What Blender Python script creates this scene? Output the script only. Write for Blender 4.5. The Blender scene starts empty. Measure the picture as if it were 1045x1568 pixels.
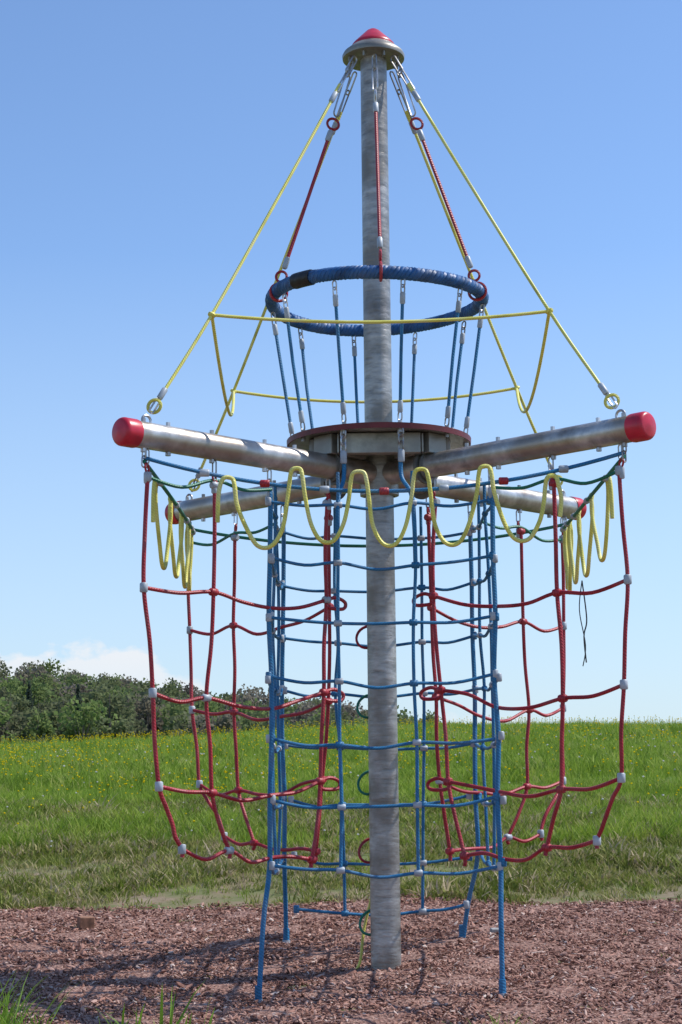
import bpy, math, random
import numpy as np
from mathutils import Vector, Matrix
random.seed(7); rng=np.random.default_rng(11)
scene=bpy.context.scene
V=Vector
# ------------------------------------------------------------------ materials
def new_mat(name):
    m=bpy.data.materials.new(name); m.use_nodes=True
    nt=m.node_tree; b=nt.nodes["Principled BSDF"]
    return m,nt,b
def N(nt,t,**kw):
    n=nt.nodes.new(t)
    for k,v in kw.items(): setattr(n,k,v)
    return n
def ramp(nt,stops,interp='LINEAR'):
    r=N(nt,'ShaderNodeValToRGB'); r.color_ramp.interpolation=interp
    el=r.color_ramp.elements
    while len(el)<len(stops): el.new(0.5)
    for e,(p,c) in zip(el,stops):
        e.position=p; e.color=(c[0],c[1],c[2],1)
    return r
def rope_mat(name,c,k=18.0,strands=3,dirt=0.3,amt=.75):
    m,nt,b=new_mat(name); L=nt.links
    uv=N(nt,'ShaderNodeUVMap'); sep=N(nt,'ShaderNodeSeparateXYZ'); L.new(uv.outputs[0],sep.inputs[0])
    a=N(nt,'ShaderNodeMath',operation='MULTIPLY'); a.inputs[1].default_value=strands*2*math.pi; L.new(sep.outputs[0],a.inputs[0])
    d=N(nt,'ShaderNodeMath',operation='MULTIPLY'); d.inputs[1].default_value=k*2*math.pi; L.new(sep.outputs[1],d.inputs[0])
    s=N(nt,'ShaderNodeMath',operation='ADD'); L.new(a.outputs[0],s.inputs[0]); L.new(d.outputs[0],s.inputs[1])
    si=N(nt,'ShaderNodeMath',operation='SINE'); L.new(s.outputs[0],si.inputs[0])
    mr=N(nt,'ShaderNodeMapRange'); mr.inputs[1].default_value=-1; mr.inputs[2].default_value=-0.3; mr.inputs[3].default_value=0.55; mr.inputs[4].default_value=1.0
    L.new(si.outputs[0],mr.inputs[0])
    geo=N(nt,'ShaderNodeNewGeometry')
    no=N(nt,'ShaderNodeTexNoise'); no.inputs['Scale'].default_value=6; no.inputs['Detail'].default_value=5; L.new(geo.outputs['Position'],no.inputs['Vector'])
    g=sum(c)/3
    fade=tuple(x*(1-dirt)+g*dirt*1.2 for x in c); dark=tuple(x*0.65 for x in c)
    r=ramp(nt,[(0.3,dark),(0.48,c),(0.72,fade)]); L.new(no.outputs[0],r.inputs[0])
    mx=N(nt,'ShaderNodeMix',data_type='RGBA',blend_type='MULTIPLY'); mx.inputs[0].default_value=amt
    L.new(r.outputs[0],mx.inputs[6]); L.new(mr.outputs[0],mx.inputs[7]); L.new(mx.outputs[2],b.inputs['Base Color'])
    bp=N(nt,'ShaderNodeBump'); bp.inputs['Strength'].default_value=0.4*amt; bp.inputs['Distance'].default_value=0.002
    L.new(si.outputs[0],bp.inputs['Height']); L.new(bp.outputs[0],b.inputs['Normal'])
    b.inputs['Roughness'].default_value=0.5
    return m
M_blue=rope_mat('rope_blue',(0.010,0.165,0.36),k=55)
M_dblue=rope_mat('rope_dark_blue',(0.010,0.095,0.28),k=0.0,strands=1)
M_red=rope_mat('rope_red',(0.40,0.012,0.026),k=55)
M_yel=rope_mat('rope_yellow',(0.76,0.70,0.13),k=60,amt=.45)
M_green=rope_mat('rope_green',(0.01,0.20,0.12),k=55)
M_black=rope_mat('black_tape',(0.012,0.012,0.014))
def galv(name,base=(0.36,0.37,0.38),stain=(0.20,0.18,0.16),metal=0.55,rough=0.42,zs=30,bump=.2,sc=1.5):
    m,nt,b=new_mat(name); L=nt.links
    geo=N(nt,'ShaderNodeTexCoord')
    mp=N(nt,'ShaderNodeMapping'); mp.inputs['Scale'].default_value=(5,5,zs); L.new(geo.outputs['Object'],mp.inputs[0])
    n1=N(nt,'ShaderNodeTexNoise'); n1.inputs['Scale'].default_value=sc; n1.inputs['Detail'].default_value=8; n1.inputs['Roughness'].default_value=0.65; L.new(mp.outputs[0],n1.inputs['Vector'])
    n2=N(nt,'ShaderNodeTexNoise'); n2.inputs['Scale'].default_value=3.5; n2.inputs['Detail'].default_value=6; L.new(geo.outputs['Object'],n2.inputs['Vector'])
    r1=ramp(nt,[(0.3,tuple(x*0.5 for x in base)),(0.5,base),(0.7,tuple(min(x*1.45,1) for x in base))]); L.new(n1.outputs[0],r1.inputs[0])
    r2=ramp(nt,[(0.42,(0,0,0)),(0.62,(0.85,)*3)]); L.new(n2.outputs[0],r2.inputs[0])
    mx=N(nt,'ShaderNodeMix',data_type='RGBA'); L.new(r2.outputs[0],mx.inputs[0]); L.new(r1.outputs[0],mx.inputs[6]); mx.inputs[7].default_value=(*stain,1)
    L.new(mx.outputs[2],b.inputs['Base Color'])
    b.inputs['Metallic'].default_value=metal
    rr=N(nt,'ShaderNodeMapRange'); rr.inputs[3].default_value=rough-0.1; rr.inputs[4].default_value=rough+0.2; L.new(n1.outputs[0],rr.inputs[0]); L.new(rr.outputs[0],b.inputs['Roughness'])
    bp=N(nt,'ShaderNodeBump'); bp.inputs['Strength'].default_value=bump; bp.inputs['Distance'].default_value=0.006; L.new(n1.outputs[0],bp.inputs['Height']); L.new(bp.outputs[0],b.inputs['Normal'])
    return m
M_galv=galv('galvanised_steel',base=(0.38,0.37,0.355),stain=(.19,.17,.145),metal=.65,rough=.38,zs=20,bump=.9)
M_arm=galv('galvanised_steel_arm',base=(0.48,0.465,0.44),stain=(.32,.26,.20),metal=.75,zs=5,rough=0.33)
M_steel=galv('fitting_steel',base=(0.58,0.59,0.61),metal=0.7,rough=0.35,zs=5)
M_dark=galv('dark_steel',base=(0.16,0.16,0.15),metal=0.4,rough=0.5,zs=5)
def plain(name,c,rough=0.5,var=0.25,scale=12):
    m,nt,b=new_mat(name); L=nt.links
    g=N(nt,'ShaderNodeNewGeometry'); n=N(nt,'ShaderNodeTexNoise'); n.inputs['Scale'].default_value=scale; n.inputs['Detail'].default_value=5
    L.new(g.outputs['Position'],n.inputs['Vector'])
    r=ramp(nt,[(0.3,tuple(x*(1-var) for x in c)),(0.7,tuple(min(1,x*(1+var)) for x in c))]); L.new(n.outputs[0],r.inputs[0]); L.new(r.outputs[0],b.inputs['Base Color'])
    b.inputs['Roughness'].default_value=rough
    return m
M_cap=plain('red_plastic',(0.50,0.012,0.035),0.35)
M_clamp=plain('grey_clamp',(0.36,0.40,0.44),0.45)
M_rim=plain('dark_red_rim',(0.12,0.008,0.012),0.5)
M_olive=galv('cap_metal',base=(0.30,0.30,0.26),metal=0.5,rough=0.4,zs=5)

# ------------------------------------------------------------------ mesh builder
class B:
    def __init__(s,name,mat): s.name=name; s.mat=mat; s.v=[]; s.f=[]; s.uv=[]
    def tube(s,pts,r,sides=8,closed=False,caps=True):
        pts=[V(p) for p in pts]; n=len(pts)
        rad=r if hasattr(r,'__len__') else [r]*n
        T=[]
        for i in range(n):
            if closed: d=pts[(i+1)%n]-pts[i-1]
            else: d=pts[min(i+1,n-1)]-pts[max(i-1,0)]
            if d.length<1e-9: d=V((0,0,1))
            T.append(d.normalized())
        up=V((0,0,1)) if abs(T[0].z)<0.9 else V((1,0,0))
        nrm=T[0].cross(up).normalized(); base=len(s.v); ln=0; lens=[]
        for i in range(n):
            if i: nrm=(nrm-T[i]*nrm.dot(T[i])); nrm=nrm.normalized() if nrm.length>1e-6 else T[i].orthogonal().normalized(); ln+=(pts[i]-pts[i-1]).length
            bi=T[i].cross(nrm); lens.append(ln)
            for k in range(sides):
                a=2*math.pi*k/sides
                s.v.append(tuple(pts[i]+(nrm*math.cos(a)+bi*math.sin(a))*rad[i]))
        rng_=n if closed else n-1
        for i in range(rng_):
            j=(i+1)%n; l0=lens[i]; l1=lens[i+1] if i+1<n else lens[i]+(pts[0]-pts[-1]).length
            for k in range(sides):
                k2=(k+1)%sides
                s.f.append((base+i*sides+k,base+i*sides+k2,base+j*sides+k2,base+j*sides+k))
                s.uv+= [(k/sides,l0),((k+1)/sides,l0),((k+1)/sides,l1),(k/sides,l1)]
        if not closed and caps:
            s.f.append(tuple(base+k for k in range(sides))[::-1]); s.uv+=[(0,0)]*sides
            s.f.append(tuple(base+(n-1)*sides+k for k in range(sides))); s.uv+=[(0,0)]*sides
    def torus(s,c,R,r,axis=(0,1,0),seg=20,sides=6,a0=0,a1=2*math.pi,sx=1,rot=0):
        ax=V(axis).normalized(); e1=ax.orthogonal().normalized(); e2=ax.cross(e1)
        full=abs(a1-a0-2*math.pi)<1e-6; pts=[]
        m=seg if full else seg+1
        for i in range(m):
            a=a0+(a1-a0)*i/seg
            pts.append(V(c)+e1*math.cos(a)*R+e2*math.sin(a)*R*sx)
        s.tube(pts,r,sides,closed=full)
    def link(s,a,b,w,r):
        a=V(a);b=V(b); d=(b-a); L=d.length; t=d/L; sd=t.orthogonal().normalized()
        if random.random()<0.5: sd=t.cross(sd)
        pts=[]; w=min(w,L/2)
        for i in range(7):
            an=math.pi*i/6; pts.append(a+t*w-t*math.sin(an)*w+sd*math.cos(an)*w)
        for i in range(7):
            an=math.pi*i/6; pts.append(b-t*w+t*math.sin(an)*w-sd*math.cos(an)*w)
        s.tube(pts,r,5,closed=True)
    def chain(s,a,b,w=0.016,r=0.005,l=0.05):
        a=V(a);b=V(b); L=(b-a).length; n=max(1,round(L/l)); t=(b-a)/L; x=t.orthogonal().normalized()
        for i in range(n):
            p=a+(b-a)*(i/n)-t*0.008; q=a+(b-a)*((i+1)/n)+t*0.008
            sd=x if i%2 else t.cross(x); pts=[]
            for k in range(7):
                an=math.pi*k/6; pts.append(p+t*w-t*math.sin(an)*w+sd*math.cos(an)*w)
            for k in range(7):
                an=math.pi*k/6; pts.append(q-t*w+t*math.sin(an)*w-sd*math.cos(an)*w)
            s.tube(pts,r,5,closed=True)
    def rev(s,prof,c=(0,0,0),seg=48,M=None):
        base=len(s.v); n=len(prof)
        for (r,z) in prof:
            for k in range(seg):
                a=2*math.pi*k/seg; p=V((r*math.cos(a),r*math.sin(a),z))
                if M is not None: p=M@p
                s.v.append(tuple(p+V(c)))
        for i in range(n-1):
            for k in range(seg):
                k2=(k+1)%seg
                s.f.append((base+i*seg+k,base+i*seg+k2,base+(i+1)*seg+k2,base+(i+1)*seg+k)); s.uv+=[(0,0)]*4
    def box(s,c,size,M=None):
        base=len(s.v)
        for x in(-1,1):
            for y in(-1,1):
                for z in(-1,1):
                    p=V((x*size[0]/2,y*size[1]/2,z*size[2]/2))
                    if M is not None: p=M@p
                    s.v.append(tuple(p+V(c)))
        for f in((0,1,3,2),(4,6,7,5),(0,4,5,1),(2,3,7,6),(0,2,6,4),(1,5,7,3)):
            s.f.append(tuple(base+i for i in f)); s.uv+=[(0,0)]*4
    def clamp(s,c,axis,r=0.021,l=0.05):
        c=V(c); t=V(axis).normalized()
        s.tube([c-t*l/2,c-t*l*0.4,c+t*l*0.4,c+t*l/2],[r*0.75,r,r,r*0.75],8)
    def done(s,parent=None,bevel=0):
        me=bpy.data.meshes.new(s.name); me.from_pydata(s.v,[],s.f)
        uvl=me.uv_layers.new(name='UVMap'); uvl.data.foreach_set('uv',np.array(s.uv,dtype=np.float32).ravel())
        me.polygons.foreach_set('use_smooth',[True]*len(me.polygons)); me.materials.append(s.mat); me.update()
        try: me.set_sharp_from_angle(angle=math.radians(45))
        except Exception: pass
        o=bpy.data.objects.new(s.name,me); scene.collection.objects.link(o)
        if bevel:
            bm=o.modifiers.new('b','BEVEL'); bm.width=bevel; bm.segments=2
        if parent: o.parent=parent
        return o
def cr(pts,n=6,closed=False):
    pts=[V(p) for p in pts]; out=[]; m=len(pts)
    rg=range(m) if closed else range(m-1)
    for i in rg:
        if closed: p0,p1,p2,p3=pts[i-1],pts[i],pts[(i+1)%m],pts[(i+2)%m]
        else: p0=pts[max(i-1,0)];p1=pts[i];p2=pts[i+1];p3=pts[min(i+2,m-1)]
        for k in range(n):
            t=k/n; out.append(0.5*((2*p1)+(p2-p0)*t+(2*p0-5*p1+4*p2-p3)*t*t+(3*p1-p0-3*p2+p3)*t**3))
    if not closed: out.append(pts[-1])
    return out
def sag(a,b,s,n=10,side=None):
    a=V(a);b=V(b); o=[]
    for i in range(n+1):
        t=i/n; p=a.lerp(b,t); p.z-=s*4*t*(1-t)
        if side: p+=V(side)*4*t*(1-t)
        o.append(p)
    return o
def jit(p,a=0.012): return V(p)+V((random.uniform(-a,a),random.uniform(-a,a),random.uniform(-a,a)))

# ------------------------------------------------------------------ ground height
_py=np.array([-60,-30,-11,-4,-1,0,2.4,5,10,20,30,40,50,60,72,90,120,150,700.])
_pz=np.array([-2.2,-1.5,-.68,-.36,-.1,0,.25,.5,.90,1.54,2.04,2.5,2.94,3.29,3.45,2.9,0.5,-3.,-8.])
_fy=np.linspace(-80,720,8001); _fz=np.interp(_fy,_py,_pz)
def _sm(sig):
    k=np.exp(-0.5*(np.arange(-int(3*sig),int(3*sig)+1)/sig)**2); k/=k.sum(); return np.convolve(np.pad(_fz,len(k)//2,mode='edge'),k,'valid')
_fa=_sm(5); _fb=_sm(60)
_wt=np.clip((_fy-15)/20,0,1); _fz=_fa*(1-_wt)+_fb*_wt
Tu=np.array([-.6,-.3,-.22,-.17,-.118,-.05,-.01,.03,.08,.6]); Tt=np.array([.066,.071,.073,.069,.061,.0535,.047,.037,.02,.0])
def gz(x,y):
    x=np.asarray(x,dtype=float); y=np.asarray(y,dtype=float)
    z=np.interp(y,_fy,_fz)
    z=z+0.02*np.sin(x*1.3+y*0.7)+0.015*np.sin(x*2.9-y*2.1)
    z=z+np.clip((y-6)/30,0,1)*(0.07*np.sin(x*0.21+1)+0.05*np.sin(x*0.5+y*0.3)+.030*np.clip(x,-60,0))
    d=np.maximum(y+11,1); u=x/d
    w=np.clip((d-130)/70,0,1); w=w*w*(3-2*w)
    dd=np.minimum(d,370)
    far=1.1+dd*np.interp(u,Tu,Tt)*np.interp(dd,[200,370],[.76,1.0])-12.4
    return z*(1-w)+far*w
def gz1(x,y): return float(gz(x,y))

# ------------------------------------------------------------------ tower
tower=bpy.data.objects.new('climbing_net_tower',None); scene.collection.objects.link(tower)
tower.rotation_euler=(0,0,math.radians(1.2))
P=tower
mast=B('mast',M_galv)
n=60; mast.tube([V((0,0,-0.25+(5.98+0.25)*i/n)) for i in range(n+1)],[0.094-0.006*i/n for i in range(n+1)],40)
mast.done(P)
cap=B('mast_cap',M_olive)
cap.rev([(0.08,5.93),(0.19,5.93),(0.207,5.935),(0.21,5.955),(0.20,5.975),(0.132,6.032),(0.0,6.034)])
for k in range(8):
    a=2*math.pi*(k+.5)/8; cap.box((0.165*math.cos(a),0.165*math.sin(a),5.915),(0.03,0.012,0.04),Matrix.Rotation(a,3,'Z'))
cap.done(P)
capr=B('mast_cap_top',M_cap); capr.rev([(0.142,6.022),(0.143,6.034),(0.128,6.052),(0.045,6.135),(0.025,6.148),(0.0,6.153)]); capr.done(P)
# arms
Q=1.47; ZA=3.10; RA=0.077
armdirs=[V((sx,sy,0)).normalized() for sx in(-1,1) for sy in(-1,1)]
armb=B('arms',M_arm); acap=B('arm_end_caps',M_cap); fit=B('arm_fittings',M_steel); clamp=B('rope_clamps',M_clamp); dk=B('hub_flanges',M_dark)
RT=Q*math.sqrt(2)
for d in armdirs:
    armb.tube([d*0.1+V((0,0,ZA)),d*(RT-0.06)+V((0,0,ZA))],RA,32)
    X=d; Yv=V((-d.y,d.x,0)); Zv=V((0,0,1))
    M=Matrix((X,Yv,Zv)).transposed() @ Matrix.Rotation(math.pi/2,3,'Y')
    rc=RA+0.006
    acap.rev([(rc-.002,0),(rc,0.01),(rc,0.085)]+[(rc-0.025+0.025*math.cos(t),0.085+0.03*math.sin(t)) for t in np.linspace(0.3,math.pi/2,5)]+[(rc*.35,0.122),(0,0.124)],d*(RT-0.09)+V((0,0,ZA)),32,M)
    dk.rev([(0.0,0),(0.112,0),(0.112,0.02),(0.0,0.02)],d*0.40+V((0,0,ZA)),28,M)
    dk.rev([(0.0,0.0),(0.095,0.0),(0.095,0.012),(0,0.012)],d*0.435+V((0,0,ZA)),28,M)
    for s in(0.75,1.0,1.42,1.75,1.93):
        p=d*s+V((0,0,ZA+RA)); fit.tube([p-V((0,0,.005)),p+V((0,0,.022))],0.014,6)
        p=d*s+V((0,0,ZA-RA)); fit.tube([p+V((0,0,.005)),p-V((0,0,.02))],0.016,8)
armb.done(P); acap.done(P)
# hub plate & frame
hub=B('hub_plate',M_galv)
hub.rev([(0.1,3.318),(0.585,3.318)]); hub.rev([(0.1,3.298),(0.585,3.298)])
hub.rev([(0.098,2.96),(0.125,2.965),(0.125,3.297)])
hub.done(P,0)
fr=B('hub_frame',M_olive)
for k in range(4):
    a=k*math.pi/2; Mx=Matrix.Rotation(a,3,'Z')
    for (yy,zz,sz) in ((-.44,3.225,(.50,.012,.125)),(-.405,3.166,(.50,.06,.010)),(-.405,3.288,(.50,.06,.010))):
        fr.box(Mx@V((0,yy,zz)),sz,Mx)
    for sx in(-1,1): fr.box(Mx@V((sx*.262,-.36,3.226)),(.012,.16,.12),Mx)
    Mg=Matrix.Rotation(a+math.pi/4,3,'Z'); fr.box(Mg@V((.36,0,3.232)),(.30,.16,.126),Mg)
fr.done(P,.003)
for k in range(10):
    a=math.radians(-90+12.5+36*k); fit.tube([V((.56*math.cos(a),.56*math.sin(a),3.27)),V((.56*math.cos(a),.56*math.sin(a),3.345))],0.014,8)
rim=B('hub_plate_rim',M_rim); rim.rev([(0.583,3.292),(0.595,3.290),(0.597,3.325),(0.583,3.326)],seg=72); rim.done(P)
dk.done(P)
# blue thick ring
ZR=4.255; RR=0.69
ring=B('rope_ring',M_dblue)
for k in range(4):
    pts=[]; n=640
    for i in range(n):
        a=2*math.pi*i/n; ph=a*42+k*math.pi/2
        rr=RR+0.0225*math.cos(ph); z=ZR+0.0225*math.sin(ph)
        z+=0.012*math.sin(2*a+0.6)
        pts.append((rr*math.cos(a),rr*math.sin(a),z))
    ring.tube(pts,0.0215,7,closed=True)
ring.done(P)
tape=B('ring_tape',M_black)
tape.tube([(RR*math.cos(a),RR*math.sin(a),ZR+0.012*math.sin(2*a+.6)) for a in np.radians(np.linspace(-139,-127,8))],0.050,16); tape.done(P)
yel=B('yellow_ropes',M_yel); red=B('red_ropes',M_red); blue=B('blue_net',M_blue); green=B('green_ropes',M_green)
for k in range(10):
    a=math.radians(-90+12.5+36*k)
    top=V((.69*math.cos(a),.69*math.sin(a),ZR-0.05)); bot=V((.56*math.cos(a),.56*math.sin(a),3.35))
    t=(bot-top).normalized()
    fit.chain(top,top+t*0.08); fit.chain(bot-t*0.04,bot)
    clamp.clamp(top+t*0.115,t,0.017,0.075); clamp.clamp(bot-t*0.08,t,0.017,0.075)
    blue.tube([top+t*0.08,top.lerp(bot,.5)+V((random.uniform(-.006,.006),0,0)),bot-t*0.05],0.0105)
# red hangers
for az in(-90,-160,-20,90):
    a=math.radians(az+1); e=V((math.cos(a),math.sin(a),0))
    end=e*0.68+V((0,0,ZR+0.05)); top=e*0.155+V((0,0,5.90))
    eye=e*0.285+V((0,0,5.47)) if az!=-90 else e*0.23+V((0,0,5.60))
    t=(end-eye).normalized(); t0=(eye-top).normalized()
    fit.link(top,top+t0*0.12,0.018,0.006); fit.link(top+t0*0.10,eye-t0*0.03,0.022,0.006)
    (red if az!=-90 else fit).torus(eye+t*0.03,0.034,0.009,axis=e.cross(V((0,0,1))) if az in(-90,90) else (0.15,1,0),sx=1.25)
    clamp.clamp(eye+t*0.12,t,0.019,0.08); red.tube([eye+t*0.08,end-t*0.16],0.0115)
    clamp.clamp(end-t*0.16,t,0.019,0.08)
    red.torus(end-t*0.06,0.035,0.009,axis=e.cross(V((0,0,1))) if az in(-90,90) else (0.15,1,0),sx=1.0)
    red.torus(end-V((0,0,0.05)),0.056,0.010,axis=(-math.sin(a),math.cos(a),0),seg=20)
# yellow stays + girdle
NX=1.005; NZ=3.90
nodes={}
for d in armdirs:
    top=d*0.17+V((0,0,5.9)); node=V((math.copysign(NX,d.x),math.copysign(NX,d.y),NZ)); tip=d*(RT-0.17)+V((0,0,ZA+RA+0.02))
    nodes[(d.x>0,d.y>0)]=node
    t=(node-top).normalized()
    fit.link(top,top+t*0.16,0.02,0.006); fit.link(top+t*0.13,top+t*0.36,0.016,0.006)
    clamp.clamp(top+t*0.40,t,0.019,0.09)
    t2=(tip-node).normalized()
    yel.tube(cr([top+t*0.36,top.lerp(node,.5)+V((0,0,-.01)),node,tip-t2*0.17],6),0.0105)
    yel.tube([top+t*0.28,top+t*0.40],0.016)
    clamp.clamp(tip-t2*0.20,t2,0.019,0.08)
    yel.torus(tip-t2*0.10,0.04,0.010,axis=(0.2,1,0),sx=0.9); fit.link(tip-t2*0.16,tip-t2*0.05,0.014,0.006); fit.torus(tip-V((0,0,0.01)),0.03,0.008,axis=(d.y,-d.x,0))
    yel.torus(node,0.014,0.012,axis=t,seg=10)
a,b_,c_,d_=nodes[(False,False)],nodes[(True,False)],nodes[(True,True)],nodes[(False,True)]
yel.tube(sag(a,b_,0.055,20),0.0105); yel.tube(sag(c_,d_,0.09,20),0.0105)
yel.tube(sag(b_,c_,0.36,20,(-0.03,0,0)),0.0105); yel.tube(sag(d_,a,0.36,20,(0.03,0,0)),0.0105)
# ---- arm panels (red)
rowz=[2.86,2.24,1.65,1.135,0.79]
v1=[1.345,1.343,1.313,1.276,1.165]; v2=[.99,1.0,1.02,.99,.915]; vb=[.68,.675,.68,.68,.68]; v3=[.328,.33,.353,.38,.456]
cols=[v1,v2,vb,v3]
dz=[[0,0,0,0,0.0],[0,-.015,-.03,-.03,-.03],[0,-.06,-.07,-.07,-.09],[0,.03,.03,.02,-.10]]
for sx in(-1,1):
    for sy in(-1,1):
        g=[]
        for ci,c in enumerate(cols):
            col=[]
            for ri in range(5):
                l=c[ri]
                if sy>0 and ri==4: l*=0.93
                col.append(jit((sx*l,sy*l,rowz[ri]+dz[ci][ri]),0.016))
            g.append(col)
        for ci,col in enumerate(g):
            if ci==2: continue
            top=V((sx*cols[ci][0],sy*cols[ci][0],ZA-RA-0.01))
            fit.chain(top,top-V((0,0,.07)))
            red.torus(top-V((0,0,.10)),0.022,0.007,axis=(sx,-sy*.3,0),sx=1.3)
            clamp.clamp(top-V((0,0,.155)),(0,0,1),0.018,0.07)
            tail=col[4]+V((random.uniform(-.01,.01),0,-0.045 if ci<3 else -0.06))
            path=[top-V((0,0,.13))]+col+[tail]
            if ci==0: path=[top-V((0,0,.13))]+col[:4]+[V(col[4])+V((sx*.05,sy*.05,.14)),col[4],tail]
            pp=[path[0]]
            for q in range(1,len(path)):
                if q<len(path)-1: pp.append(jit(path[q-1].lerp(path[q],.5),.010))
                pp.append(path[q])
            red.tube(cr(pp,5),0.0125)
            for ri in range(5):
                (clamp if (ci==0 or random.random()<0.18) else red).clamp(col[ri],(sx,sy,0) if ci else (0,0,1),0.023,0.055)
        for ri in range(1,5):
            path=[]
            for ci in range(3):
                A=g[ci][ri]; Bq=g[ci+1][ri]
                m=A.lerp(Bq,.5); m.z-= (0.03 if ci<2 else -0.005)+random.uniform(-.02,.03)
                path+= [A,m]
            path.append(g[3][ri])
            e=g[3][ri]
            if ri<4 and sy<0:
                path+=[e+V((-sx*.06,-sy*.06,0.02)),e+V((-sx*.115,-sy*.115,-.005)),e+V((-sx*.105,-sy*.105,-.045)),e+V((-sx*.03,-sy*.03,-.05)),e+V((0,0,-.04))]
            red.tube(cr(path,6),0.0115)
        p=[g[0][0],g[1][0]+V((0,0,.03)),g[2][0]+V((0,0,.03))]
        green.tube(cr([p[0],p[0].lerp(p[1],.5)-V((0,0,.05)),p[1],p[1].lerp(p[2],.5)-V((0,0,.03)),p[2]],6),0.0105)
        tip=V((sx*1.36,sy*1.36,ZA-RA)); fit.chain(tip,tip-V((0,0,.1)))
# ---- blue box
H=0.68
BZ=[2.83,2.47,2.12,1.76,1.40,1.04,0.66]
def side(p0,p1,inner,front=False,extra=False,shrink=0.0):
    p0=V(p0);p1=V(p1); ts=[0,inner[0],inner[1],1]
    cols=[]
    zs=BZ+([0.33] if extra else [])
    for t in ts:
        col=[]
        for i,z in enumerate(zs):
            p=p0.lerp(p1,t); k=1-shrink*max(0,i-3)/4; p=V((p.x*k,p.y,z)) if abs(p0.y-p1.y)<.1 else V((p.x,p.y,z))
            if 0<t<1: p.z-=0.035
            col.append(jit(p,0.012))
        cols.append(col)
    for i in range(len(zs)):
        path=[]
        for c in range(3):
            A=cols[c][i];Bq=cols[c+1][i]; m=A.lerp(Bq,.5); m.z-=random.uniform(0.0,0.035)
            path+=[A,m]
        path.append(cols[3][i]); blue.tube(cr(path,5),0.0098)
    for ci in(1,2):
        col=cols[ci]
        blue.tube(cr([V((col[0].x,col[0].y,3.0))]+col,5),0.0105)
    for ci,col in enumerate(cols):
        for p in col:
            (clamp if random.random()<0.6 else blue).clamp(p,(0,0,1) if ci in(0,3) else (p1-p0),0.020,0.05)
    return cols
F=side((-H-.0,-H,0),(H-.02,-H,0),(0.31,0.645),True)
K=side((-.65,H,0),(.63,H,0),(0.28,0.74),extra=True,shrink=0.12)
side((-H,-H,0),(-.66,H,0),(0.33,0.66)); side((H,-H,0),(.64,H,0),(0.33,0.66))
def corner(cx,cy,col,ax,ay):
    g=gz1(ax,ay); top=V((cx,cy,ZA-RA-.01)); fit.chain(top,top-V((0,0,.12)))
    clamp.clamp(top-V((0,0,.15)),(0,0,1),0.018,0.07)
    blue.tube(cr([top-V((0,0,.12))]+[jit((cx+random.uniform(-.006,.006),cy,z),.006) for z in BZ]+[((ax*.6+cx*.4),(ay*.6+cy*.4),0.35),(ax,ay,g-.03)],5),0.0150)
    blue.tube([(ax,ay,g),(ax,ay,g+.10)],0.021); clamp.tube([(ax,ay,g-.02),(ax,ay,g+.025)],0.026)
corner(-H,-H,None,-.75,-.78); corner(H-.02,-H,None,.645,-.81)
corner(-.65,H,None,-.645,.83); corner(.63,H,None,.525,.81)
for k,t in((0,.31),(1,.645)):
    x=-H+(2*H-.02)*t; a=math.radians(-90+12.5-36*(1-k)); p=V((.575*math.cos(a),.575*math.sin(a),3.29))
    fit.chain(p,p-V((0,0,.13)),0.02,.006); clamp.clamp(p-V((0,0,.17)),(0,0,1),.021,.08)
    blue.tube(cr([p-V((0,0,.13)),p-V((0,0,.3)),F[1+k][0]+V((0,0,0.02)),F[1+k][1]],6),0.0135)
# ---- perimeter swags and yellow waves
def swag(A,Bp,s,inw,b,colr=0.0115,n=24): pts=sag(A,Bp,s,n,inw); b.tube(pts,colr); return pts
tipz=2.97; L_=1.36
fs=swag((-L_,-L_,tipz),(L_,-L_,tipz),0.19,(0,0.10,0),blue)
swag((-L_,L_,tipz),(L_,L_,tipz),0.17,(0,-0.2,0),green)
ls=swag((-L_,-L_,tipz-.02),(-L_,L_,tipz-.02),0.15,(0.13,0,0),green); rs=swag((L_,-L_,tipz-.02),(L_,L_,tipz-.02),0.15,(-0.13,0,0),green)
for i in(3,6,9,12,15,18,21):
    (clamp if i%2 else red).clamp(fs[i],(1,0,0),.022,.055)
for arr in(ls,rs):
    for i in(3,7,11,14,17,21): clamp.clamp(arr[i],(0,1,0),.02,.05)
def wave(orig,ax,tops,zts,amp,inw):
    orig=V(orig);ax=V(ax);inw=V(inw); iv=inw.normalized()
    def PT(x,z,o=0): return orig+ax*x+inw*(1-(x/L_)**2)+iv*(o-.02)+V((0,0,z))
    key=[PT(tops[0]-.055,zts[0]-.26),PT(tops[0]-.05,zts[0]-.10)]
    for i,x in enumerate(tops):
        w=random.uniform(.036,.048); z=zts[i]
        if i: key+=[PT(x-w-.012,z-.16,.01),PT(x-w,z-.06,.01)]
        key+=[PT(x-w*.6,z-.01),PT(x+w*.6,z-.008),PT(x+w,z-.06,-.01)]
        if i<len(tops)-1:
            key.append(PT(x+w+.012,z-.16,-.01))
            m=(x+tops[i+1])/2+random.uniform(-.02,.02); a_=amp*random.uniform(.90,1.04); zz=(z+zts[i+1])/2
            Pp=tops[i+1]-x
            key+=[PT(m-Pp*.26,zz-a_*.74),PT(m-Pp*.10,zz-a_*.97),PT(m+Pp*.10,zz-a_*.97),PT(m+Pp*.26,zz-a_*.74)]
    key+=[PT(tops[-1]+.05,zts[-1]-.14),PT(tops[-1]+.04,zts[-1]-.24)]
    yel.tube(cr(key,7),0.0125)
wave((0,-L_,0),(1,0,0),[-.89,-.50,-.145,.21,.575,.95],[2.86,2.915,2.895,2.905,2.915,2.85],.44,(0,.10,0))
sy_=[-1.05,-.66,-.24,.2,.62,1.02]; sz_=[2.90,2.86,2.83,2.83,2.86,2.88]
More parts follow.
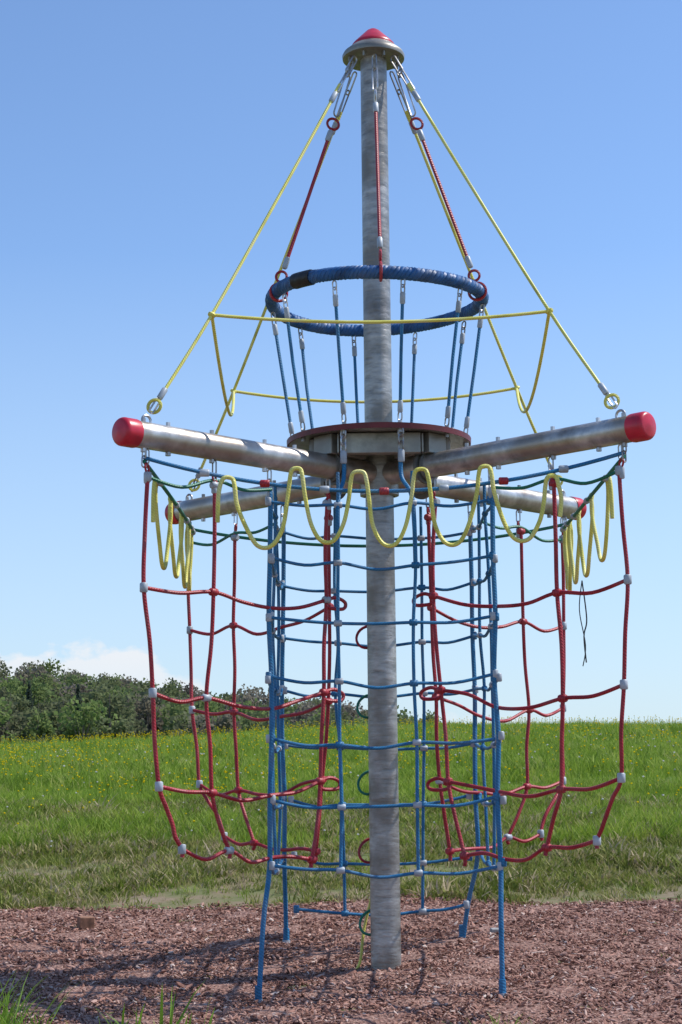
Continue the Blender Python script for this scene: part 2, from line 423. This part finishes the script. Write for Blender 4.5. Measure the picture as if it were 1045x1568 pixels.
wave((-L_,0,0),(0,1,0),sy_,sz_,.46,(.13,0,0))
wave((L_,0,0),(0,1,0),[v+.05 for v in sy_],sz_,.46,(-.13,0,0))
for z,b,rr in((2.06,red,.02),(1.62,green,.02),(1.14,green,.03),(0.72,red,.04),(0.28,green,.02)):
    b.torus((-.085,.06,z),0.085,0.009,axis=(0.2,-1,0.35),seg=24,sx=.8)
yel.tube(cr([(-.05,.1,.55),(-.13,.1,.25),(-.16,.02,.05),(-.2,.0,-.02)],6),.009)
cord=B('black_cord',M_black)
cord.tube(cr([(1.13,-1.13,2.27),(1.15,-1.13,2.05),(1.13,-1.14,1.95),(1.14,-1.13,1.8)],6),0.004); cord.tube(cr([(1.13,-1.13,2.27),(1.11,-1.13,2.1),(1.14,-1.12,1.9),(1.12,-1.13,1.78)],6),0.003); cord.done(P)
for b in(yel,red,blue,green,fit,clamp): b.done(P)

# ------------------------------------------------------------------ ground
def grid(name,xs,ys,mat,zoff=0.0):
    X,Y=np.meshgrid(xs,ys); Z=gz(X,Y)+zoff
    nx,ny=len(xs),len(ys); v=np.stack([X.ravel(),Y.ravel(),Z.ravel()],1)
    i=np.arange((ny-1)*(nx-1)); r=i//(nx-1); c=i%(nx-1); a=r*nx+c
    f=np.stack([a,a+1,a+nx+1,a+nx],1)
    me=bpy.data.meshes.new(name); me.from_pydata(v.tolist(),[],f.tolist()); me.polygons.foreach_set('use_smooth',[True]*len(me.polygons)); me.materials.append(mat); me.update()
    o=bpy.data.objects.new(name,me); scene.collection.objects.link(o); return o
def edge(x): return 2.30+0.10*np.sin(x*1.1+.4)+0.06*np.sin(x*3.7)+0.03*np.sin(x*9.1)-0.02*x
m,nt,b=new_mat('meadow_soil'); L=nt.links
g=N(nt,'ShaderNodeNewGeometry')
n1=N(nt,'ShaderNodeTexNoise'); n1.inputs['Scale'].default_value=1.5; n1.inputs['Detail'].default_value=10; n1.inputs['Roughness'].default_value=.75; L.new(g.outputs['Position'],n1.inputs['Vector'])
r1=ramp(nt,[(0.34,(0.06,0.09,0.02)),(0.46,(0.13,0.14,0.045)),(0.56,(0.20,0.15,0.09)),(.68,(.30,.23,.17))]); L.new(n1.outputs[0],r1.inputs[0]); 
sp=N(nt,'ShaderNodeSeparateXYZ'); L.new(g.outputs['Position'],sp.inputs[0])
mr=N(nt,'ShaderNodeMapRange'); mr.inputs[1].default_value=4; mr.inputs[2].default_value=10; L.new(sp.outputs[1],mr.inputs[0])
n2=N(nt,'ShaderNodeTexNoise'); n2.inputs['Scale'].default_value=14; n2.inputs['Detail'].default_value=6; L.new(g.outputs['Position'],n2.inputs['Vector'])
r2=ramp(nt,[(0.3,(0.06,0.12,0.015)),(0.55,(0.12,0.21,0.03)),(0.75,(0.17,0.25,0.04))]); L.new(n2.outputs[0],r2.inputs[0])
mx=N(nt,'ShaderNodeMix',data_type='RGBA'); L.new(mr.outputs[0],mx.inputs[0]); L.new(r1.outputs[0],mx.inputs[6]); L.new(r2.outputs[0],mx.inputs[7]); L.new(mx.outputs[2],b.inputs['Base Color'])
b.inputs['Roughness'].default_value=.95
M_soil=m
xs=np.concatenate([-np.geomspace(700,12,40),np.linspace(-11.5,11.5,116),np.geomspace(12,700,40)])
ys=np.concatenate([np.linspace(-70,-7,20),np.linspace(-6.5,14,104),np.linspace(14.6,90,100),np.geomspace(92,700,60)])
grid('meadow',xs,ys,M_soil)
m,nt,b=new_mat('bark_gravel'); L=nt.links
g=N(nt,'ShaderNodeNewGeometry')
vo=N(nt,'ShaderNodeTexVoronoi'); vo.inputs['Scale'].default_value=60; L.new(g.outputs['Position'],vo.inputs['Vector'])
n1=N(nt,'ShaderNodeTexNoise'); n1.inputs['Scale'].default_value=2.5; n1.inputs['Detail'].default_value=8; L.new(g.outputs['Position'],n1.inputs['Vector'])
sc=N(nt,'ShaderNodeSeparateColor'); L.new(vo.outputs['Color'],sc.inputs[0])
r=ramp(nt,[(0.0,(0.11,0.052,0.038)),(0.5,(0.27,0.14,0.105)),(1.0,(0.42,0.27,0.21))]); L.new(sc.outputs[0],r.inputs[0])
mx=N(nt,'ShaderNodeMix',data_type='RGBA',blend_type='MULTIPLY'); mx.inputs[0].default_value=.6
r3=ramp(nt,[(0.3,(.6,.52,.48)),(0.65,(1,1,1))]); L.new(n1.outputs[0],r3.inputs[0]); L.new(r.outputs[0],mx.inputs[6]); L.new(r3.outputs[0],mx.inputs[7]); L.new(mx.outputs[2],b.inputs['Base Color'])
bp=N(nt,'ShaderNodeBump'); bp.inputs['Distance'].default_value=.015; bp.inputs['Strength'].default_value=.7; L.new(vo.outputs['Distance'],bp.inputs['Height']); L.new(bp.outputs[0],b.inputs['Normal']); b.inputs['Roughness'].default_value=.95
M_grav=m
xs=np.linspace(-9,9,181); tt=np.linspace(0,1,110)
X,T=np.meshgrid(xs,tt); Y=-5.5+(edge(X)+5.5)*T
Z=gz(X,Y)+0.012+0.012*np.sin(X*7+Y*3)*np.sin(Y*8-X*2)+rng.normal(0,.003,X.shape)
Z[-1,:]=gz(X[-1],Y[-1])-0.01
nx=len(xs); i=np.arange((len(tt)-1)*(nx-1)); r_=i//(nx-1); c=i%(nx-1); a=r_*nx+c
me=bpy.data.meshes.new('gravel_pad'); me.from_pydata(np.stack([X.ravel(),Y.ravel(),Z.ravel()],1).tolist(),[],np.stack([a,a+1,a+nx+1,a+nx],1).tolist()); me.polygons.foreach_set('use_smooth',[True]*len(me.polygons)); me.materials.append(M_grav)
o=bpy.data.objects.new('gravel_pad',me); scene.collection.objects.link(o)

# ------------------------------------------------------------------ scatter
def rand_mat(name,stops,trans=0.0,rough=.7,spec=.2):
    m,nt,b=new_mat(name); L=nt.links
    oi=N(nt,'ShaderNodeObjectInfo'); r=ramp(nt,stops); L.new(oi.outputs['Random'],r.inputs[0]); L.new(r.outputs[0],b.inputs['Base Color']); b.inputs['Roughness'].default_value=rough
    b.inputs['Specular IOR Level'].default_value=spec
    if trans:
        tr=N(nt,'ShaderNodeBsdfTranslucent'); L.new(r.outputs[0],tr.inputs[0]); mx=N(nt,'ShaderNodeMixShader'); mx.inputs[0].default_value=trans
        out=[n for n in nt.nodes if n.type=='OUTPUT_MATERIAL'][0]; L.new(b.outputs[0],mx.inputs[1]); L.new(tr.outputs[0],mx.inputs[2]); L.new(mx.outputs[0],out.inputs[0])
    return m
def mk(name,v,f,mats,mi=None,smooth=False):
    me=bpy.data.meshes.new(name); me.from_pydata([tuple(p) for p in v],[],f)
    for q in (mats if isinstance(mats,list) else [mats]): me.materials.append(q)
    if mi: me.polygons.foreach_set('material_index',mi)
    if smooth: me.polygons.foreach_set('use_smooth',[True]*len(me.polygons))
    me.update(); return bpy.data.objects.new(name,me)
def scatter(name,objs,P_,rot,scl,idx):
    col=bpy.data.collections.new(name+'_source')
    for o in objs: col.objects.link(o)
    me=bpy.data.meshes.new(name); me.vertices.add(len(P_)); me.vertices.foreach_set('co',np.asarray(P_,dtype=np.float32).ravel())
    a=me.attributes.new('rot','FLOAT_VECTOR','POINT'); a.data.foreach_set('vector',np.asarray(rot,dtype=np.float32).ravel())
    a=me.attributes.new('scl','FLOAT','POINT'); a.data.foreach_set('value',np.asarray(scl,dtype=np.float32))
    a=me.attributes.new('idx','INT','POINT'); a.data.foreach_set('value',np.asarray(idx,dtype=np.int32))
    me.update(); o=bpy.data.objects.new(name,me); scene.collection.objects.link(o)
    ng=bpy.data.node_groups.new(name,'GeometryNodeTree'); ng.interface.new_socket('Geometry',in_out='INPUT',socket_type='NodeSocketGeometry'); ng.interface.new_socket('Geometry',in_out='OUTPUT',socket_type='NodeSocketGeometry')
    gi=ng.nodes.new('NodeGroupInput'); go=ng.nodes.new('NodeGroupOutput'); ip=ng.nodes.new('GeometryNodeInstanceOnPoints'); ci=ng.nodes.new('GeometryNodeCollectionInfo')
    ci.inputs['Collection'].default_value=col; ci.inputs['Separate Children'].default_value=True; ci.inputs['Reset Children'].default_value=True
    def at(n,t):
        q=ng.nodes.new('GeometryNodeInputNamedAttribute'); q.data_type=t; q.inputs[0].default_value=n; return q.outputs['Attribute']
    L=ng.links; L.new(gi.outputs[0],ip.inputs['Points']); L.new(ci.outputs[0],ip.inputs['Instance']); ip.inputs['Pick Instance'].default_value=True
    L.new(at('idx','INT'),ip.inputs['Instance Index']); L.new(at('rot','FLOAT_VECTOR'),ip.inputs['Rotation']); L.new(at('scl','FLOAT'),ip.inputs['Scale']); L.new(ip.outputs[0],go.inputs[0])
    md=o.modifiers.new('scatter','NODES'); md.node_group=ng
    return o
def chip(name,mat,flat):
    import bmesh
    bm=bmesh.new(); bmesh.ops.create_icosphere(bm,subdivisions=1,radius=1)
    v=[(p.co.x*random.uniform(1.0,2.0),p.co.y*random.uniform(.35,.65),p.co.z*flat*random.uniform(.7,1.2)) for p in bm.verts]; f=[tuple(q.index for q in fc.verts) for fc in bm.faces]; bm.free()
    return mk(name,v,f,mat)
M_chip=rand_mat('bark_chip',[(0.0,(0.09,0.042,0.032)),(0.25,(0.24,0.12,0.09)),(0.65,(0.38,0.205,0.155)),(0.92,(0.46,0.29,0.235)),(1.0,(0.62,0.51,0.44))],rough=.9)
chips=[chip('chip_%d'%i,M_chip,random.uniform(.15,.4)) for i in range(6)]
n=130000; x=rng.uniform(-4.2,4.2,n); y=rng.uniform(-2.6,2.5,n); k=y<edge(x)+rng.normal(0,.05,n); x=x[k];y=y[k]; n=len(x)
z=gz(x,y)+0.012+rng.uniform(-.004,.012,n)
scatter('gravel_chips',chips,np.stack([x,y,z],1),np.stack([rng.normal(0,.4,n),rng.normal(0,.4,n),rng.uniform(0,6.28,n)],1),rng.gamma(2.5,.0030,n)+.0030,rng.integers(0,6,n))
def tuft(name,mat,nb,h,spread,w,bend=.5):
    v=[];f=[]
    for i in range(nb):
        a=random.uniform(0,6.28); r=spread*math.sqrt(random.random()); bx,by=r*math.cos(a),r*math.sin(a)
        hh=h*random.uniform(.5,1.1); da=random.uniform(0,6.28); be=hh*bend*random.uniform(.2,1.1); fa=random.uniform(0,6.28); wx,wy=w/2*math.cos(fa),w/2*math.sin(fa); b0=len(v)
        for t,ww in((0,1),(.45,.85),(.8,.5)):
            ox,oy=bx+be*t*t*math.cos(da),by+be*t*t*math.sin(da); zz=hh*t*(1-.15*t)
            v+=[(ox-wx*ww,oy-wy*ww,zz),(ox+wx*ww,oy+wy*ww,zz)]
        v.append((bx+be*math.cos(da),by+be*math.sin(da),hh*.85))
        f+=[(b0,b0+1,b0+3,b0+2),(b0+2,b0+3,b0+5,b0+4),(b0+4,b0+5,b0+6)]
    return mk(name,v,f,mat)
M_lush=rand_mat('grass_lush',[(0,(0.11,0.19,0.02)),(.35,(0.20,0.31,0.035)),(.7,(0.30,0.41,0.05)),(.92,(0.38,0.45,0.08)),(1,(0.47,0.44,0.18))],.4,.6)
M_dry=rand_mat('grass_dry',[(0,(0.10,0.14,0.02)),(.35,(0.21,0.25,0.05)),(.6,(0.30,0.31,0.09)),(.82,(0.40,0.33,0.18)),(1,(0.52,0.42,0.29))],.3,.8)
lush=[tuft('grass_%d'%i,M_lush,16,.24,.13,.011,.7) for i in range(4)]
dry=[tuft('short_%d'%i,M_dry,18,.085,.09,.010,1.0) for i in range(4)]
def wedge(d0,d1,n,ex=1.35):
    d=np.sqrt(rng.uniform(d0*d0,d1*d1,n)); u=rng.uniform(-.0227-.2*ex,-.0227+.2*ex,n); return d*u,d-11
def sc_grass(name,objs,x,y,s,zo=0):
    n=len(x); scatter(name,objs,np.stack([x,y,gz(x,y)-0.01+zo],1),np.stack([rng.normal(0,.15,n),rng.normal(0,.15,n),rng.uniform(0,6.28,n)],1),s,rng.integers(0,len(objs),n))
def patch(x,y,s=1.0): return .5+.25*np.sin(x*1.7*s+np.sin(y*1.1*s)*2)+.25*np.sin(y*2.3*s+np.sin(x*1.9*s+1)*2)
x,y=wedge(13.1,21,22000); pp=patch(x,y)*patch(x+5,y,2.7); k=(y>edge(x)+rng.normal(0,.09,len(x)))&(rng.random(len(x))<.10+2.0*pp); x,y,pp=x[k],y[k],pp[k]
sc_grass('mown_grass',dry,x,y,rng.uniform(.5,1.4,len(x))*(0.7+.5*np.clip((y-3)/5,0,1)+.9*pp))
X_=[];Y_=[];S_=[]
for d0,d1,nn,sc_ in((13.6,18,1800,.42),(16.5,24,10000,.8),(24,36,13000,1.1),(36,56,11000,1.4),(56,84,9000,1.5)):
    x,y=wedge(d0,d1,nn); p=patch(x,y,.6)
    if d0<15: k=patch(x+2,y,1.9)>.6
    else: k=rng.random(nn)<.45+.7*p
    x,y,p=x[k],y[k],p[k]
    k=y>edge(x)+.1; x,y,p=x[k],y[k],p[k]
    X_.append(x);Y_.append(y);S_.append(sc_*rng.uniform(.6,1.2,len(x))*(.75+.4*p))
x=np.concatenate(X_);y=np.concatenate(Y_);s=np.concatenate(S_); sc_grass('meadow_grass',lush,x,y,s)
def flower(name,mat,stem,h,r):
    v=[(-.003,0,0),(.003,0,0),(.003,0,h),(-.003,0,h)]; f=[(0,1,2,3)]; mi=[0]
    b0=len(v); v+= [(r,0,h),(0,r,h+.2*r),(-r,0,h),(0,-r,h+.2*r),(0,0,h+.8*r),(0,0,h-.6*r)]
    for q in((0,1,4),(1,2,4),(2,3,4),(3,0,4),(1,0,5),(2,1,5),(3,2,5),(0,3,5)): f.append(tuple(b0+i for i in q)); mi.append(1)
    return mk(name,v,f,[stem,mat],mi)
M_yf=rand_mat('buttercup_petals',[(0,(.66,.50,.01)),(1,(.80,.64,.02))],.3,.9,.0); M_wf=rand_mat('dandelion_clock',[(0,(.5,.5,.45)),(1,(.7,.7,.66))],.3,.9)
fl=[flower('buttercup_%d'%i,M_yf,M_lush,random.uniform(.22,.38),.015) for i in range(3)]
x,y=wedge(16,75,17500); p=patch(x+3,y*.5,.5)
k=rng.random(len(x))<(.14+1.0*np.clip(p-.38,0,1))*np.clip((y-5)/7,.04,1)*np.interp(y,[0,25,60],[2.4,1.2,.55])*np.interp(x/(y+11),[-.2,.15],[1.2,.7]); x,y=x[k],y[k]
sc_grass('buttercup_flowers',fl,x,y,rng.uniform(.8,1.2,len(x))*np.interp(y,[5,20,60],[.9,1.2,1.45]))
wf=[flower('clock_0',M_wf,M_lush,.24,.018)]
x,y=wedge(15.5,40,260); sc_grass('dandelion_clocks',wf,x,y,rng.uniform(.8,1.2,len(x))*np.interp(y,[5,20,40],[.8,1.1,1.3]))
M_weed=rand_mat('weed_leaf',[(0,(.12,.24,.02)),(1,(.20,.34,.04))],.4,.5)
def weed(x,y,nb,h,sp,w,name='weed_plant',bend=.6):
    o=tuft(name,M_weed,nb,h,sp,w,bend); o.location=(x,y,gz1(x,y)); scene.collection.objects.link(o)
weed(-1.08,-2.45,12,.50,.12,.022,bend=.5); weed(-1.28,-2.4,9,.40,.09,.020,bend=.5); weed(-.93,-2.5,9,.46,.10,.020,bend=.5); weed(-1.85,-2.2,60,.46,.18,.009); weed(-1.98,-1.9,50,.42,.14,.008)
weed(.62,-2.0,22,.22,.16,.008); weed(.45,-2.2,18,.24,.12,.008); weed(-.55,-2.2,14,.2,.1,.008); weed(-1.5,-2.0,30,.18,.22,.008)
weed(2.15,-.1,14,.05,.03,.006); weed(1.75,.25,14,.05,.03,.006); weed(-2.3,-.9,12,.06,.04,.006)
def block(name,loc,size,rz,mat):
    q=B(name,mat); q.box((0,0,0),size,Matrix.Rotation(rz,3,'Z')@Matrix.Rotation(.12,3,'X')); o=q.done(None,.006); o.location=loc; return o
M_wood=plain('weathered_block',(0.25,0.13,0.08),.9,.4,30); M_stone=plain('grey_stone',(0.30,0.29,0.28),.9,.3,30)
block('wood_block',(-2.12,1.5,gz1(-2.12,1.5)+.05),(.11,.07,.09),.5,M_wood)
block('anchor_stone',(.27,1.7,gz1(.27,1.7)+.03),(.09,.06,.03),.1,M_stone); block('anchor_stone.001',(.75,.95,gz1(.75,.95)+.03),(.09,.06,.03),.2,M_stone)

# ------------------------------------------------------------------ forest
M_bark=plain('bark',(0.14,0.12,0.10),.9,.3,3)
def leafmat(name,cs):
    m,nt,b=new_mat(name); L=nt.links
    oi=N(nt,'ShaderNodeObjectInfo'); r=ramp(nt,cs); L.new(oi.outputs['Random'],r.inputs[0])
    g=N(nt,'ShaderNodeNewGeometry'); n=N(nt,'ShaderNodeTexNoise'); n.inputs['Scale'].default_value=.6; n.inputs['Detail'].default_value=4; L.new(g.outputs['Position'],n.inputs['Vector'])
    mr=N(nt,'ShaderNodeMapRange'); mr.inputs[1].default_value=.35; mr.inputs[2].default_value=.65; mr.inputs[3].default_value=.8; mr.inputs[4].default_value=1.2; L.new(n.outputs[0],mr.inputs[0])
    mx=N(nt,'ShaderNodeMix',data_type='RGBA',blend_type='MULTIPLY'); mx.inputs[0].default_value=1; L.new(r.outputs[0],mx.inputs[6]); L.new(mr.outputs[0],mx.inputs[7]); L.new(mx.outputs[2],b.inputs['Base Color'])
    b.inputs['Roughness'].default_value=.9; b.inputs['Specular IOR Level'].default_value=.05
    tr=N(nt,'ShaderNodeBsdfTranslucent'); L.new(mx.outputs[2],tr.inputs[0]); ms=N(nt,'ShaderNodeMixShader'); ms.inputs[0].default_value=.45
    out=[n for n in nt.nodes if n.type=='OUTPUT_MATERIAL'][0]; L.new(b.outputs[0],ms.inputs[1]); L.new(tr.outputs[0],ms.inputs[2]); L.new(ms.outputs[0],out.inputs[0])
    return m
M_leaf=leafmat('deciduous_leaves',[(0,(.16,.17,.10)),(.25,(.17,.20,.09)),(.5,(.21,.28,.09)),(.7,(.17,.22,.09)),(.85,(.22,.20,.14)),(1,(.25,.22,.18))])  # foliage colours made paler so distance haze is painted into them
M_needle=leafmat('conifer_needles',[(0,(.08,.11,.08)),(1,(.10,.13,.09))])
def tree(name,h,con=False,leafn=1500):
    q=B(name,M_bark)
    q.tube([(0,0,-2),(0.05,0,h*.35),(.1,.1,h*.7),(.05,0,h*.95)],[.28,.22,.12,.03],6)
    v=[];f=[]
    lobes=[]
    if not con:
        for i in range(16):
            a=random.uniform(0,6.28); zz=random.uniform(.22,.88); rr=h*.24*math.sin(math.pi*min(1,(zz-.08)/.95))*random.uniform(.4,1.1)
            c=V((rr*math.cos(a),rr*math.sin(a),h*zz)); lobes.append((c,h*random.uniform(.08,.15)))
            q.tube([(0,0,h*zz*.6),tuple(V((0,0,h*zz*.6)).lerp(c,.5)+V((0,0,.2))),tuple(c)],[.1,.07,.02],5)
    for i in range(leafn):
        if con:
            t=random.random()**.7; zz=h*(1-.88*t); rr=h*.17*t*random.uniform(.35,1.05)*(.8+.3*math.sin(zz*5)); a=random.uniform(0,6.28); p=V((rr*math.cos(a),rr*math.sin(a),zz-rr*.2))
            s=random.uniform(.12,.32)
        else:
            c,R=random.choice(lobes); d=V((random.gauss(0,1),random.gauss(0,1),random.gauss(0,.85))).normalized(); p=c+d*R*random.uniform(.45,1.15)
            s=random.uniform(.14,.36)
        nn=V((random.gauss(0,1),random.gauss(0,1),random.gauss(0,1)+.5)).normalized(); e=nn.orthogonal().normalized(); g2=nn.cross(e); b0=len(v)
        v+=[p+e*s,p+g2*s*.8,p-e*s*.9,p-g2*s]; f.append((b0,b0+1,b0+2,b0+3))
    nb=len(q.v); V_=q.v+[tuple(p) for p in v]; F_=q.f+[tuple(i+nb for i in ff) for ff in f]
    return mk(name,V_,F_,[M_bark,M_needle if con else M_leaf],[0]*len(q.f)+[1]*len(f))
trees=[tree('tree_0',11),tree('tree_1',13),tree('tree_2',9),tree('tree_3',11.5,False,800),tree('tree_4',12,True,1300)]
pts=[];sc=[];ix=[]; arr=np.zeros((4000,2)); cnt=0
for i in range(3800):
    d=math.sqrt(random.uniform(205**2,385**2)); u=random.uniform(-.34,.05); x=d*u; y=d-11
    if cnt and np.min((arr[:cnt,0]-x)**2+(arr[:cnt,1]-y)**2)<3.4**2: continue
    if u>0 and random.random()<.35: continue
    arr[cnt]=(x,y); cnt+=1
    pts.append((x,y,gz1(x,y)-.3)); sc.append(random.uniform(.68,1.18)); ix.append(4 if random.random()<.04 else random.randint(0,3))
n=len(pts); scatter('forest',trees,pts,[(0,0,random.uniform(0,6.28)) for _ in pts],sc,ix)
print('trees',n)

# ------------------------------------------------------------------ world, sun, camera
w=bpy.data.worlds.new('World'); scene.world=w; w.use_nodes=True; nt=w.node_tree; L=nt.links
bg=nt.nodes['Background']; sky=N(nt,'ShaderNodeTexSky'); sky.sky_type='NISHITA'; sky.sun_disc=False
sv=V((.85,.20,1.15)).normalized(); el=math.asin(sv.z); az=math.atan2(sv.x,sv.y)
sky.sun_elevation=el; sky.sun_rotation=az; sky.air_density=1.0; sky.dust_density=0.3; sky.ozone_density=1.5; sky.altitude=300
tint=N(nt,'ShaderNodeMix',data_type='RGBA',blend_type='MULTIPLY'); tint.inputs[0].default_value=1; L.new(sky.outputs[0],tint.inputs[6]); tint.inputs[7].default_value=(1.04,1.18,1.36,1)
tc=N(nt,'ShaderNodeTexCoord'); sep=N(nt,'ShaderNodeSeparateXYZ'); L.new(tc.outputs['Generated'],sep.inputs[0])
mp=N(nt,'ShaderNodeMapping'); mp.inputs['Scale'].default_value=(1,1,1.5); L.new(tc.outputs['Generated'],mp.inputs[0])
no=N(nt,'ShaderNodeTexNoise'); no.inputs['Scale'].default_value=30; no.inputs['Detail'].default_value=7; no.inputs['Roughness'].default_value=.55; L.new(mp.outputs[0],no.inputs['Vector'])
def Mth(op,a,b=None,c=False):
    q=N(nt,'ShaderNodeMath',operation=op); q.use_clamp=c
    for i,v_ in enumerate((a,b)):
        if v_ is None: continue
        if isinstance(v_,(int,float)): q.inputs[i].default_value=v_
        else: L.new(v_,q.inputs[i])
    return q.outputs[0]
azm=N(nt,'ShaderNodeMapRange'); azm.inputs[1].default_value=-.075; azm.inputs[2].default_value=-.14; azm.inputs[3].default_value=-.03; azm.inputs[4].default_value=.013; L.new(sep.outputs[0],azm.inputs[0])
toph=Mth('ADD',azm.outputs[0],.064)
det=Mth('MULTIPLY',Mth('SUBTRACT',no.outputs[0],.5),.075)
diff=Mth('SUBTRACT',Mth('ADD',toph,det),sep.outputs[2])
cm=Mth('MULTIPLY',diff,120,True)
fade=N(nt,'ShaderNodeMapRange'); fade.inputs[1].default_value=.03; fade.inputs[2].default_value=.075; fade.inputs[3].default_value=.4; fade.inputs[4].default_value=.9; L.new(sep.outputs[2],fade.inputs[0])
cm=Mth('MULTIPLY',cm,fade.outputs[0])
mx=N(nt,'ShaderNodeMix',data_type='RGBA'); L.new(cm,mx.inputs[0]); 
hz=N(nt,'ShaderNodeMapRange'); hz.inputs[1].default_value=0.0; hz.inputs[2].default_value=.30; hz.inputs[3].default_value=.75; hz.inputs[4].default_value=0; L.new(sep.outputs[2],hz.inputs[0])
hm=N(nt,'ShaderNodeMix',data_type='RGBA'); L.new(hz.outputs[0],hm.inputs[0]); L.new(tint.outputs[2],hm.inputs[6]); hm.inputs[7].default_value=(3.9,4.85,5.9,1)
L.new(hm.outputs[2],mx.inputs[6]); mx.inputs[7].default_value=(6.2,6.4,6.7,1)
L.new(mx.outputs[2],bg.inputs[0]); bg.inputs[1].default_value=0.14
sl=bpy.data.lights.new('sun','SUN'); sl.energy=4.8; sl.angle=math.radians(.5); sl.color=(1,.955,.89)
so=bpy.data.objects.new('sun',sl); scene.collection.objects.link(so); so.rotation_euler=(-sv).to_track_quat('-Z','Y').to_euler()
cam=bpy.data.cameras.new('camera'); co=bpy.data.objects.new('camera',cam); scene.collection.objects.link(co); scene.camera=co
cam.sensor_fit='VERTICAL'; cam.sensor_height=36; cam.sensor_width=24; cam.lens=36*2650/1568; cam.clip_end=3000; cam.clip_start=.1
Mc=Matrix.Rotation(math.radians(1.3),4,'Z')@Matrix.Rotation(math.radians(90+9.03),4,'X')@Matrix.Rotation(math.radians(-.6),4,'Z'); Mc.translation=V((0,-11,1.115)); co.matrix_world=Mc
scene.view_settings.view_transform='Standard'; scene.view_settings.look='None'; scene.view_settings.exposure=0
